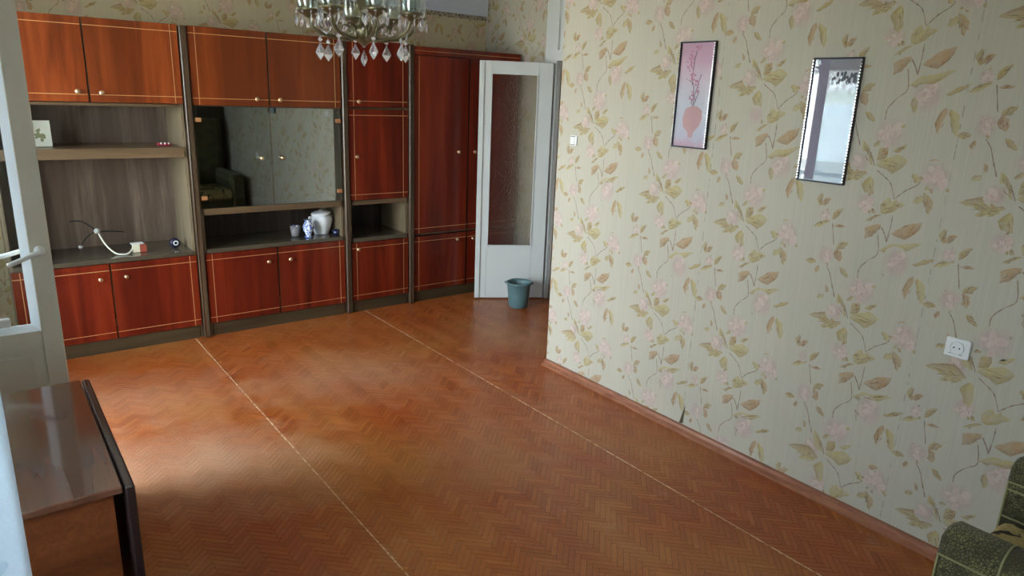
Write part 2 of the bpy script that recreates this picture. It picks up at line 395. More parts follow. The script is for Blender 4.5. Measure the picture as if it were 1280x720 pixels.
def seen(x, y):
    d = Vector((x, y, 0))-CAM; z = d.dot(F)
    if z < .1: return None
    px, py = 640+f_px*d.dot(Rv)/z, 360-f_px*d.dot(Uv)/z
    if not (14 < px < 1266 and 20 < py < 706): return None
    if px < 185: return None                      # behind the table
    return z
cand = sorted([(seen(b[3], b[4]), i) for i, b in enumerate(blocks) if b[1] and seen(b[3], b[4]) and b[3] < XR-.1])
single = set(i for _, i in cand[:300])
uh = {}
for k in (0, 1):
    bm = bmesh.new(); h = .0016
    for i, b in enumerate(blocks):
        if b[1] and b[2] == k: base = b; break
    q = [(p[0]-base[3], p[1]-base[4]) for p in base[0]]
    lo = [bm.verts.new((a, b, -h)) for a, b in q]; up = [bm.verts.new((a, b, 0)) for a, b in q]
    bm.faces.new(up)
    for s in range(4): bm.faces.new((lo[s], lo[(s+1)%4], up[(s+1)%4], up[s]))
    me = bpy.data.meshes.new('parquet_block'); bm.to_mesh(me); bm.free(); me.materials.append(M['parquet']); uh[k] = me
verts, faces = [], []
for i, b in enumerate(blocks):
    dz = rnd.uniform(-.0002, .0002)
    if i in single:
        o = bpy.data.objects.new('parquet_block', uh[b[2]]); COL.objects.link(o); o.parent = floor
        o.location = Vector((b[3], b[4], dz))-floor.location; continue
    s = len(verts); k = len(b[0])
    verts += [(p[0], p[1], dz) for p in b[0]]+[(p[0], p[1], -.0016) for p in b[0]]
    faces.append(tuple(range(s, s+k)))
    for t in range(k): faces.append((s+k+t, s+k+(t+1)%k, s+(t+1)%k, s+t))
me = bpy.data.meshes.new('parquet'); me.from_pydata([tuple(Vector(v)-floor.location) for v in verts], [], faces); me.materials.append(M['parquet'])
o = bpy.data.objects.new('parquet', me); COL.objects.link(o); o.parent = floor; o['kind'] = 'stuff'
for x, w_, y0 in ((1.0705, .0028, 1.9), (2.3535, .0030, .6)):
    bm = bmesh.new(); ys = [y0+(4.93-y0)*t/40 for t in range(41)]
    L = [bm.verts.new((x-w_*(1+rnd.uniform(-.4,.5)), y, .0007)) for y in ys]; R_ = [bm.verts.new((x+w_*(1+rnd.uniform(-.4,.5)), y, .0007)) for y in ys]
    for a in range(40): bm.faces.new((L[a], R_[a], R_[a+1], L[a+1]))
    obj('floor_seam', bm, M['seam'], floor)

# --- wallpaper print: flowering sprigs drawn flat on the paper
STEMS = [[(-150,208),(-118,187),(-88,162),(-65,104)],[(-65,104),(-30,141),(15,174),(20,219),(38,243)],[(-59,41),(-59,-4),(-64,-68)],[(-93,-12),(-75,-41),(-64,-68)],[(-102,-46),(-89,-119),(-123,-155),(-152,-196),(-153,-235)],[(-272,400),(-258,359),(-235,300)],[(-295,-30),(-275,-120)],[(-293,-214),(-271,-245),(-251,-303)],[(-187,277),(-163,224)]]
ROSES = [(-127,352,55),(-225,237,39),(71,206,51),(-172,74,38),(-13,-141,57),(-300,-168,38),(-333,1,24)]
LEAVES = [(-187,192,-337,194,29,0),(-199,174,-278,155,14,1),(-159,230,-40,254,34,1),(-158,246,-124,304,26,0),(-173,226,-224,322,19,1),(-170,182,-159,84,26,1),(-102,286,-52,318,9,1),(-108,50,-80,109,21,1),(-108,45,-20,89,21,1),(-101,37,-164,0,6,0),(-153,-69,-95,-2,21,2),(-51,-32,54,31,24,2),(-88,-108,73,-51,18,1),(47,-137,126,-97,11,0),(-60,-149,-50,-208,12,0),(38,143,70,62,17,0),(41,129,6,98,15,1),(-14,209,10,173,17,1),(31,256,72,268,11,2),(102,178,123,156,15,0),(-281,298,-314,279,15,1),(-272,310,-283,343,8,2),(-360,35,-364,93,12,0),(-356,40,-315,71,12,2),(-298,-14,-257,40,12,0),(-308,-18,-382,-59,11,1),(-288,-38,-234,-33,6,2),(-262,-131,-215,-98,15,0),(-257,-130,-237,-187,21,2),(-339,-205,-390,-207,14,0),(-325,-221,-336,-254,15,2),(-234,-208,-190,-245,11,0),(60,-182,42,-278,18,2),(74,-186,108,-284,17,1),(-98,43,-52,109,11,1),(55,124,80,84,9,2)]
LC = [((.33,.21,.07),(.50,.39,.15)), ((.44,.34,.11),(.55,.47,.20)), ((.36,.18,.07),(.52,.34,.16))]
def lerp(a, b, t): return tuple(a[i]+(b[i]-a[i])*t for i in range(3))
def motif(R):
    """polygons of one sprig: list of (points, colours, faces) in metres"""
    out = []
    def blob(cx, cz, r, ci, cr, n=10, el=1, rot=0):
        P = [(cx, cz)]; Cc = [ci]
        for ring, rad in ((0, .55), (1, 1.0)):
            for k in range(n):
                a = 2*PI*k/n; q = r*rad*(1+R.uniform(-.16, .16)); x, z = q*math.cos(a), q*el*math.sin(a)
                P.append((cx+x*math.cos(rot)-z*math.sin(rot), cz+x*math.sin(rot)+z*math.cos(rot))); Cc.append(lerp(ci, cr, .25+R.uniform(-.2,.2)) if ring == 0 else cr)
        Fs = [(0, 1+k, 1+(k+1)%n) for k in range(n)]+[(1+k, 1+n+k, 1+n+(k+1)%n, 1+(k+1)%n) for k in range(n)]
        out.append((P, Cc, Fs))
    strokes = []
    for (x, z, r) in ROSES:
        x, z, r = x/1000, z/1000, r/1000
        blob(x, z, r*1.15, lerp((.60,.46,.43), WP_BASE, .15), WP_BASE, 14)
        for k in range(11):
            a = R.uniform(0, 2*PI); d = r*R.uniform(.1, .8)
            pk = lerp((.66,.51,.47), (.58,.43,.39), R.random()); lt = (.67,.575,.50)
            blob(x+d*math.cos(a), z+d*math.sin(a), r*R.uniform(.2,.42), pk if k%3 else lt, lerp(pk, lt, .75), 8, R.uniform(.45,.9), a+R.uniform(-.6,.6))
        for k in range(5):
            a = R.uniform(0, 2*PI); d = r*R.uniform(.15, .7); strokes.append((x+d*math.cos(a), z+d*math.sin(a), a+PI/2+R.uniform(-.5,.5), r*.55, (.50,.36,.31)))
    extra = []
    for (x, z, r) in ROSES:
        for k in range(3):
            a = R.uniform(0, 2*PI); q = r*R.uniform(.75, .95)
            extra.append((x+q*math.cos(a), z+q*math.sin(a), x+q*math.cos(a)+r*.5*math.cos(a+R.uniform(-1,1)), z+q*math.sin(a)+r*.5*math.sin(a+R.uniform(-1,1)), 9, k%3))
    for (x0, z0, x1, z1, wd, k) in LEAVES+extra:
        a = Vector((x0, z0))/1000; b = Vector((x1, z1))/1000; d = b-a; L = d.length; nn = Vector((-d.y, d.x))/max(L, 1e-6)
        c0, c1 = LC[k]; wv = min(wd/1000*.92, L*.27); bend = R.uniform(-.12,.12)*L
        S = (0, .15, .32, .5, .68, .84, 1); W_ = (.05, .65, .95, 1.0, .8, .5, .0)
        P, Cc, Fs = [], [], []
        for s, q in zip(S, W_):
            c = a+d*s+nn*bend*math.sin(PI*s)
            for side in (-1, 0, 1):
                p = c+nn*side*wv*q*(1+R.uniform(-.38,.38)); P.append((p.x, p.y))
                edge = lerp(c0, (.30,.19,.09), R.uniform(0,.6)) if side < 0 else c1
                Cc.append(lerp(edge, WP_BASE, R.uniform(.0,.45)) if side else lerp(c1, WP_BASE, R.uniform(.0,.6)))
        for t in range(6):
            for s in (0, 1): Fs.append((t*3+s, t*3+s+1, t*3+s+4, t*3+s+3))
        out.append((P, Cc, Fs))
        for k in range(5):
            s_ = R.uniform(.1, .6); c = a+d*s_+nn*wv*R.uniform(-.6,.6)
            strokes.append((c.x+d.x*.15, c.y+d.y*.15, math.atan2(d.y, d.x)+R.uniform(-.35,.35), L*R.uniform(.25,.55), lerp(c0, (.22,.12,.06), .6)))
    for (x, z, a, L, c) in strokes:
        dx, dz = math.cos(a)*L/2, math.sin(a)*L/2; wx, wz = -math.sin(a)*.0012, math.cos(a)*.0012
        k = R.uniform(-.3, .3); mx_, mz_ = x-math.sin(a)*L*.5*k, z+math.cos(a)*L*.5*k
        out.append(([(x-dx, z-dz), (mx_-wx*1.6, mz_-wz*1.6), (x+dx, z+dz), (mx_+wx*1.6, mz_+wz*1.6)], [lerp(c, WP_BASE, .4), c, lerp(c, WP_BASE, .4), c], [(0, 1, 2, 3)]))
    for st in STEMS:
        q = smooth_path([(x/1000, z/1000, 0) for x, z in st], 4); P, Cc, Fs = [], [], []
        for i, p in enumerate(q):
            d = (q[min(i+1, len(q)-1)]-q[max(i-1, 0)]).normalized(); nn = Vector((-d.y, d.x, 0))*.0018*(1+R.uniform(-.5,.6))
            for s in (-1, 1): P.append((p.x+nn.x*s, p.y+nn.y*s)); Cc.append(lerp((.27,.18,.12), WP_BASE, R.uniform(0,.3)))
        for i in range(len(q)-1): Fs.append((2*i, 2*i+1, 2*i+3, 2*i+2))
        out.append((P, Cc, Fs))
    return out
MOT = motif(random.Random(3))
def paper_print(parent, org, du, ulen, z0, z1, cols, nrm, tint=(1,1,1)):
    """cols: list of (u, z-offset) columns; u runs along du from org"""
    V, Fc, Cl = [], [], []
    org = Vector(org); du = Vector(du); nrm = Vector(nrm); lay = 0
    for (u, zo) in cols:
        zz = zo-.64*5
        while zz < z1+.5:
            for (P, Cc, Fs) in MOT:
                if all((u+p[0] < 0 or u+p[0] > ulen or zz+p[1] < z0 or zz+p[1] > z1) for p in P): continue
                s = len(V); lay = (lay+1) % 90; off = .0002+lay*.000006
                for p, c in zip(P, Cc):
                    uu = min(max(u+p[0], 0), ulen); z = min(max(zz+p[1], z0), z1)
                    V.append(org+du*uu+Vector((0,0,z))+nrm*off); Cl.append(c)
                for f in Fs: Fc.append(tuple(s+i for i in f))
            zz += .64
    me = bpy.data.meshes.new('wallpaper_print'); me.from_pydata([tuple(v-parent.location) for v in V], [], Fc)
    ca = me.color_attributes.new('Col', 'FLOAT_COLOR', 'POINT')
    ca.data.foreach_set('color', [x for c in Cl for x in ((c[0]*tint[0], c[1]*tint[1], c[2]*tint[2], 1) if c == WP_BASE else (c[0]*.82*tint[0], c[1]*.79*tint[1], c[2]*.77*tint[2], 1))])
    me.materials.append(M['print'])
    o = bpy.data.objects.new('wallpaper_print', me); COL.objects.link(o); o.parent = parent; o['kind'] = 'stuff'
    return o
def columns(n0, n1, shift=0):
    out = []
    for k in range(n0, n1):                       # roll k; u increases to image right (towards the camera)
        zr = .635+.247*k
        out += [(k*1.06-1.18, zr), (k*1.06-1.74, zr-.318)]
    return out
# right wall: u = -(y) measured from the far corner YN, towards the camera
paper_print(wall_right, (XR, YN, 0), (0,-1,0), YN-YB, .03, ZC, [(YN+u, z) for u, z in columns(-2, 3)], (-1,0,0))
paper_print(wall_side, (XS, YF, 0), (0,-1,0), YF-4.60, 0, ZC, [(.24, .30), (.77, .02), (1.3,.3)], (-1,0,0))
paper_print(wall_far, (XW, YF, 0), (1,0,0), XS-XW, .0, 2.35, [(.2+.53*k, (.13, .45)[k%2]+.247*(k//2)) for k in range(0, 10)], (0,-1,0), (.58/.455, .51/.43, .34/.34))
M['seamline'] = mat('dark_paper_seam', (.22,.20,.16), .9)  # thin dark broken line where the paper rolls meet
for y in (1.063, 2.124):
    bm = bmesh.new(); z = .05
    while z < 2.5:
        L = rnd.uniform(.01, .05); wv = rnd.uniform(.0004, .0011)
        box(bm, XR-.0009, XR-.0001, y-wv, y+wv, z, z+L); z += L+rnd.uniform(.004, .05)
    obj('paper_seam', bm, M['seamline'], wall_right)
bm = bmesh.new()   # torn paper edge above the skirting
v = [bm.verts.new(p) for p in ((XR-.001, 2.134, .045), (XR-.016, 2.133, .045), (XR-.001, 2.118, .045), (XR-.002, 2.114, .155))]
bm.faces.new((v[0], v[1], v[3])); bm.faces.new((v[1], v[2], v[3]))
obj('torn_paper_edge', bm, mat('torn_paper', (.12,.10,.06), .9), wall_right)
bm = bmesh.new()

# --- doorway casing with blind transom
bm = B(XS-.03, XS, DW1+.0, DW1+.15, -.0014, ZC-.001)
box(bm, XS-.03, XS, DW0-.1, DW0, -.0014, ZC-.001)
box(bm, XS-.03, XS, DW0, DW1, 1.995, 2.075)
fr = struct('door_1', bm, M['white_paint'])
box_t = B(XS-.012, XS+.03, DW0+.001, DW1-.001, 2.076, ZC-.001)
obj('transom_panel', box_t, M['white_paint'], fr)
obj('door_jamb', B(XS+.0, XS+.119, DW1-.018, DW1-.001, -.0014, 1.99), mat('shaded_white_jamb_paint', (.20,.175,.15), .5), fr)  # white jamb paint with its shade put into the grey-brown colour

# --- balcony outside
M['conc'] = mat('grey_concrete', (.42,.42,.41), .9)
n = N(M['conc']); n.l(n.ramp(n.noise(n.coord(), 6, 5), [(.3,(.34,.34,.33)),(.7,(.48,.48,.46))]), n.b.inputs['Base Color'])
bm = B(-1.75, XW-.36, -1.0, 5.6, -.2, -.02); box(bm, -1.75, XW-.36, -1.0, 5.6, 2.62, 2.8)
struct('trim_4', bm, M['conc'])
bm = B(-1.75, -1.71, -1.0, 5.6, .98, 1.02); box(bm, -1.74, -1.72, -1.0, 5.6, .05, .07)
for k in range(44): box(bm, -1.737, -1.723, -.95+.15*k, -.936+.15*k, .06, .99)
struct('trim_6', bm, M['conc'])
M['ground'] = mat('far_ground', (.38,.36,.30), 1)
struct('trim_5', B(-120, -10, -90, 110, -8.2, -8), M['ground'])
# window frame and sill
for kx, (a0, a1) in enumerate((WIN_Y, WIN2_Y)):
    bm = bmesh.new(); wy0, wy1, wz0, wz1 = a0+.001, a1-.001, WIN_Z[0]+.001, WIN_Z[1]-.001; mid = (wy0+wy1)/2
    for a in ((wy0, wy0+.06, wz0, wz1), (wy1-.06, wy1, wz0, wz1), (wy0+.06, wy1-.06, wz0, wz0+.06), (wy0+.06, wy1-.06, wz1-.06, wz1), (mid-.03, mid+.03, wz0+.06, wz1-.06)):
        box(bm, -.86, -.80, a[0], a[1], a[2], a[3])
    wn = struct('window_%d' % (kx+1), bm, M['white_paint'])
    obj('pane', B(-.835, -.831, wy0+.06, mid-.03, wz0+.06, wz1-.06), M['pane'], wn)
    obj('pane', B(-.835, -.831, mid+.03, wy1-.06, wz0+.06, wz1-.06), M['pane'], wn)

# ------------------------------------------------------------------ wall unit
YD = 4.925       # front plane of the doors
def knob(parent, x, z, y=YD, m_='brass'):
    bm = lathe(bmesh.new(), [(.005, y), (.005, y-.012), (.012, y-.016), (.0145, y-.022), (.013, y-.028), (.006, y-.031)], x, z, 16, axis='y')
    return obj('knob', bm, M[m_], parent)
def cab_door(root, x0, x1, z0, z1, kx, kz, lines, wd='mahogany'):
    """lines: 'l','r' verticals, 't','b' horizontals, 'L','R' metal strips on the meeting edge"""
    g = .002
    d = obj('door', B(x0+g, x1-g, YD, YD+.018, z0+g, z1-g, bev=.002), M[wd], root)
    y0, y1 = YD-.0012, YD+.001; wl = .0021
    def strip(a, b, c, e): obj('inlay', B(a, b, y0, y1, c, e), M['inlay'], d)
    if 't' in lines: strip(x0+.004, x1-.004, z1-.045-wl, z1-.045+wl)
    if 'b' in lines: strip(x0+.004, x1-.004, z0+.045-wl, z0+.045+wl)
    if 'l' in lines: strip(x0+.045-wl, x0+.045+wl, z0+.004, z1-.004)
    if 'r' in lines: strip(x1-.045-wl, x1-.045+wl, z0+.004, z1-.004)
    if 'L' in lines: obj('edge_strip', B(x0+.001, x0+.004, YD-.002, YD+.01, z0+.004, z1-.004), M['steel'], d)
    if 'R' in lines: obj('edge_strip', B(x1-.004, x1-.001, YD-.002, YD+.01, z0+.004, z1-.004), M['steel'], d)
    if kx is not None: knob(d, kx, kz)
    return d
def carcass(root, x0, x1, yb, ztop, shelves, right_post=True, back='backwood'):
    t = .018
    obj('side_panel', B(x0, x0+t, YD+.022, yb, .0, ztop), M['carcass'], root)
    obj('side_panel', B(x1-t, x1, YD+.022, yb, .0, ztop), M['carcass'], root)
    obj('back_panel', B(x0+t, x1-t, yb-.006, yb, .09, ztop), M[back], root)
    obj('plinth', B(x0+t, x1-t, YD+.012, YD+.03, 0, .088), M['plinthwood'], root)
    obj('top_panel', B(x0+t, x1-t, YD+.022, yb-.006, ztop-t, ztop), M['carcass_x'], root)
    for (z0, z1, yf, m_) in shelves:
        obj('shelf', B(x0+t, x1-t, yf, yb-.006, z0, z1, bev=.0015), M[m_], root)
def post(root, x, w_=.042, z1=2.058):
    p = obj('pilaster', B(x-w_/2, x+w_/2, YD-.016, YD+.05, 0, z1, bev=.008, seg=3), M['postwood'], root)
    obj('metal_edge', B(x-w_/2+.004, x-w_/2+.009, YD-.0185, YD-.008, .0, z1-.003), M['steel'], p)
def post_l(root, x): post(root, x)
YK = 5.37
s1 = thing('wall_unit_section', 'leftmost wall unit section with two open shelves between mahogany doors', 'wall cabinet', (.61, 5.1, 0), 0, 'mahogany wall unit sections')
carcass(s1, .09, 1.125, YK, 2.06, [(1.245, 1.308, YD+.008, 'carcass_x'), (.594, .622, YD-.004, 'counter'), (1.56, 1.578, YD+.024, 'carcass_x')])
cab_door(s1, .09, .605, 1.58, 2.062, .548, 1.642, 'tbl', wd='mahogany_pale'); cab_door(s1, .607, 1.125, 1.58, 2.062, .671, 1.637, 'tbrL', wd='mahogany_pale')
cab_door(s1, .09, .605, .09, .592, .545, .497, 'tbl'); cab_door(s1, .607, 1.125, .09, .592, .69, .499, 'tbrL')
post(s1, 1.152)
s2 = thing('wall_unit_section', 'wall unit section with smoky glass doors over an open niche', 'wall cabinet', (1.69, 5.1, 0), 0, 'mahogany wall unit sections')
carcass(s2, 1.178, 2.198, YK, 2.06, [(.855, .898, YD+.004, 'carcass_x'), (.594, .622, YD-.004, 'counter'), (1.566, 1.58, YD+.024, 'carcass_x')], back='darkback')
cab_door(s2, 1.178, 1.674, 1.575, 2.062, 1.586, 1.624, 'tbl', wd='mahogany_pale'); cab_door(s2, 1.676, 2.198, 1.575, 2.062, 1.743, 1.623, 'tbrL', wd='mahogany_pale')
cab_door(s2, 1.178, 1.674, .09, .592, 1.603, .494, 'tbl'); cab_door(s2, 1.676, 2.198, .09, .592, 1.761, .494, 'tbrL')
for (a, b, kx, hx) in ((1.184, 1.672, 1.600, 1.184), (1.678, 2.192, 1.745, 2.150)):
    g_ = obj('glass_door', B(a, b, YD+.006, YD+.011, .902, 1.570), M['cab_glass'], s2)
    knob(g_, kx, 1.229, YD+.006)
    for z in (1.484, .972):
        bm = bmesh.new(); box(bm, hx, hx+.042, YD-.002, YD+.016, z-.014, z+.014, bev=.006, seg=2); obj('hinge_plate', bm, M['plate'], g_)
obj('glass_edge', B(1.6725, 1.6775, YD+.004, YD+.012, .902, 1.570), M['steel'], s2)
post(s2, 2.224)
s3 = thing('wall_unit_section', 'narrow wall unit section with a small square niche between single doors', 'wall cabinet', (2.5, 5.1, 0), 0, 'mahogany wall unit sections')
carcass(s3, 2.25, 2.752, YK, 2.06, [(.855, .888, YD+.004, 'carcass_x'), (.565, .598, YD-.002, 'counter'), (1.57, 1.585, YD+.024, 'carcass_x')], back='darkback')
cab_door(s3, 2.25, 2.752, 1.585, 2.062, 2.327, 1.626, 'blr'); cab_door(s3, 2.25, 2.752, .89, 1.572, 2.305, 1.224, 'tblr')
cab_door(s3, 2.25, 2.752, .09, .562, 2.301, .51, 'tblr')
post(s3, 2.778)
s4 = thing('wardrobe', 'tall dark mahogany two door wardrobe partly behind the white door', 'wardrobe', (3.32, 5.1, 0))
carcass(s4, 2.805, 3.845, YF-.006, 2.05, [(.565, .58, YD+.024, 'carcass_x')])
cab_door(s4, 2.805, 3.318, .582, 1.985, 3.215, 1.243, 'bl'); cab_door(s4, 3.322, 3.845, .582, 1.985, 3.378, 1.241, 'bL')
cab_door(s4, 2.805, 3.318, .09, .562, 3.215, .505, 'tbl'); cab_door(s4, 3.322, 3.845, .09, .562, 3.378, .50, 'tbL')
fz = obj('cornice_board', B(2.805, 3.845, YD-.002, YD+.02, 1.988, 2.05, bev=.002), M['mahogany'], s4)
obj('inlay', B(2.81, 3.84, YD-.0035, YD-.001, 2.016, 2.019), M['inlay'], fz)

# ------------------------------------------------------------------ white interior door
LD = thing('door_2', 'white door with pebbled glass standing open before the wardrobe', None, (3.822, 4.456, .01), math.radians(149.84))
def lobj(name, bm, m_, parent): return obj(name, bm, M[m_], parent, local=True)
bm = bmesh.new()
box(bm, 0.002, .121, -.036, 0, 0, 1.963, bev=.003); box(bm, .505, .597, -.036, 0, 0, 1.963, bev=.003)
box(bm, .121, .505, -.036, 0, 1.872, 1.963); box(bm, .121, .505, -.036, 0, 0, .458)
leaf = lobj('door_leaf', bm, 'white_paint', LD)
lobj('rebate_lip', B(.560, .6, .0, .010, .002, 1.961, bev=.002), 'white_paint', LD)
bm = bmesh.new()
for a in ((.121, .131, .458, 1.872), (.495, .505, .458, 1.872), (.131, .495, .458, .468), (.131, .495, 1.862, 1.872)):
    box(bm, a[0], a[1], -.012, .006, a[2], a[3], bev=.002)
lobj('glazing_bead', bm, 'white_paint', LD)
lobj('glass_pane', B(.131, .495, -.020, -.015, .468, 1.862), 'pebble', LD)

# ------------------------------------------------------------------ balcony door
BY = 3.095
BD = thing('door_3', 'cream balcony door with tall glass and a lever handle, standing open at left', None, (-.5, BY, .06))
Z1 = 2.12
bm = bmesh.new()
box(bm, .125, .193, BY, BY+.05, .06, Z1, bev=.003); box(bm, -.56, -.47, BY, BY+.05, .06, Z1, bev=.003)
box(bm, -.47, .125, BY, BY+.05, 2.02, Z1); box(bm, -.47, .125, BY, BY+.05, .715, .775); box(bm, -.47, .125, BY, BY+.05, .06, .16)
obj('door_frame', bm, M['cream_paint'], BD)
bm = B(-.47, .125, BY+.018, BY+.036, .16, .715); box(bm, -.43, .085, BY+.013, BY+.02, .20, .675, bev=.003)
obj('lower_panel', bm, M['cream_paint'], BD)
def bead_strip(p, q, inn):      # sloping bead round the glass
    bm = bmesh.new(); a, b = Vector(p), Vector(q); i = Vector(inn)
    A = [a, a+Vector((0,.03,0)), a+i+Vector((0,.03,0)), a+i+Vector((0,.022,0))]
    d = b-a; v0 = [bm.verts.new(k) for k in A]; v1 = [bm.verts.new(k+d) for k in A]
    for k in range(4): bm.faces.new((v0[k], v0[(k+1)%4], v1[(k+1)%4], v1[k]))
    bm.faces.new(v0); bm.faces.new(v1); return bm
bm = bead_strip((.125, BY+.002, .775), (.125, BY+.002, 2.02), (-.028, 0, 0)); merge(bm, bead_strip((-.47, BY+.002, .775), (.125, BY+.002, .775), (0, 0, .024)))
merge(bm, bead_strip((-.47, BY+.002, .775), (-.47, BY+.002, 2.02), (.028, 0, 0))); merge(bm, bead_strip((-.47, BY+.002, 2.02), (.125, BY+.002, 2.02), (0, 0, -.024)))
obj('glazing_bead', bm, M['bead'], BD)
obj('glass_pane', B(-.443, .098, BY+.026, BY+.030, .798, 1.997), M['pane'], BD)
bm = lathe(bmesh.new(), [(.019, BY), (.019, BY-.006), (.010, BY-.009), (.009, BY-.042)], .158, 1.088, 20, axis='y')
bm2 = bmesh.new(); tube(bm2, smooth_path([(.158, BY-.04, 1.088), (.13, BY-.046, 1.082), (.095, BY-.046, 1.067), (.052, BY-.044, 1.05)], 4), .009, 10); merge(bm, bm2)
h_ = obj('lever_handle', bm, M['white_plastic'], BD); h_['label'] = 'pale lever handle'
bm = lathe(bmesh.new(), [(.019, BY+.05), (.019, BY+.056), (.009, BY+.059), (.009, BY+.09)], .158, 1.088, 16, axis='y')
bm2 = bmesh.new(); tube(bm2, [(.158, BY+.09, 1.088), (.05, BY+.094, 1.06), (-.02, BY+.094, 1.045)], .009, 8); merge(bm, bm2)
obj('lever_handle', bm, M['white_plastic'], BD)
obj('latch_box', B(-.04, .035, BY+.002, BY+.024, .803, .838, bev=.006, seg=2), M['white_plastic'], BD)

# ------------------------------------------------------------------ drop leaf table
T = thing('drop_leaf_table', 'polished dark drop-leaf table, leaves folded down, below the balcony door', 'table', (-.02, 2.17, 0))
obj('tabletop', B(-.22, .188, 1.775, 2.56, .730, .750, bev=.003), M['tabletop'], T)
obj('drop_leaf', B(.193, .215, 1.772, 2.563, .10, .747, bev=.004), M['darkedge'], T)
obj('drop_leaf', B(-.247, -.225, 1.772, 2.563, .10, .747, bev=.004), M['darkedge'], T)
obj('end_panel', B(-.20, .168, 1.80, 1.822, 0, .729), M['burl'], T)
obj('end_panel', B(-.20, .168, 2.515, 2.537, 0, .729), M['burl'], T)
obj('stretcher', B(-.02, 0, 1.822, 2.515, .12, .70), M['burl'], T)

# ------------------------------------------------------------------ curtain
bm = bmesh.new(); nx, nz = 46, 24; rows = []
for j in range(nz+1):
    z = .25+2.2*j/nz; row = []
    for i in range(nx+1):
        s = i/nx; x = -.50+.487*s; y = .72+.42*s
        a = .022*math.sin(s*19+.4)*(1-s)**.6+.012*math.sin(s*33+z*1.5)*(1-s)
        row.append(bm.verts.new((x+a*.65, y-a*.75, z)))
    rows.append(row)
for a, b in zip(rows, rows[1:]):
    for i in range(nx):
        f = bm.faces.new((a[i], a[i+1], b[i+1], b[i])); f.smooth = True
cu = obj('curtain', bm, M['tulle']); md = cu.modifiers.new('thick', 'SOLIDIFY'); md.thickness = .0025
tag(cu, 'pale blue white embossed curtain at the lower left edge', 'curtain')
bm = bmesh.new(); tube(bm, [(-.58, .3, 2.465), (-.50, .72, 2.465), (-.01, 1.14, 2.465)], .010, 10)
tag(obj('curtain_rail', bm, M['white_paint']), 'thin white rail above the pale curtain, out of frame', 'curtain rail')

# ------------------------------------------------------------------ pictures
def picture(name, label, y0, y1, z0, z1, print_fn):
    p = thing(name, label, 'picture', (XR, (y0+y1)/2, (z0+z1)/2), 0, 'narrow framed pictures on the floral wall')
    w_ = .0065; bm = bmesh.new()
    for a in ((y0, y0+w_, z0, z1), (y1-w_, y1, z0, z1), (y0+w_, y1-w_, z0, z0+w_), (y0+w_, y1-w_, z1-w_, z1)): box(bm, XR-.020, XR-.001, a[0], a[1], a[2], a[3], bev=.0015)
    obj('frame', bm, M['frame'], p)
    bm = bmesh.new(); k = 0      # pearl rim on the frame's front
    z = z0+.01
    while z < z1-.006:
        for y in (y0+w_/2, y1-w_/2):
            box(bm, XR-.0225, XR-.019, y-.0022, y+.0022, z, z+.006)
        z += .012
    obj('beaded_rim', bm, M['rim'], p)['kind'] = 'stuff'
    pr = obj('print', B(XR-.008, XR-.004, y0+w_, y1-w_, z0+w_, z1-w_), M['print_'+name[-1]] if False else print_fn(p, y0, y1, z0, z1), p)
    obj('glass', B(XR-.0150, XR-.0135, y0+w_, y1-w_, z0+w_, z1-w_), M['pic_glass'], p)
M['frame'] = mat('black_picture_frame', (.03,.03,.035), .3, metal=.3)
M['rim'] = mat('silver_rim', (.85,.83,.78), .2, metal=1)
M['pic_glass'] = glass('picture_glass', (.97,.97,.97), .01, .015, .22)
def flat(bm, pts, x):
    bm.faces.new([bm.verts.new((x, a, b)) for a, b in pts])
def ell(cy, cz, ry, rz, n=14, pw=1): return [(cy+ry*math.cos(2*PI*k/n), cz+rz*math.sin(2*PI*k/n)) for k in range(n)]
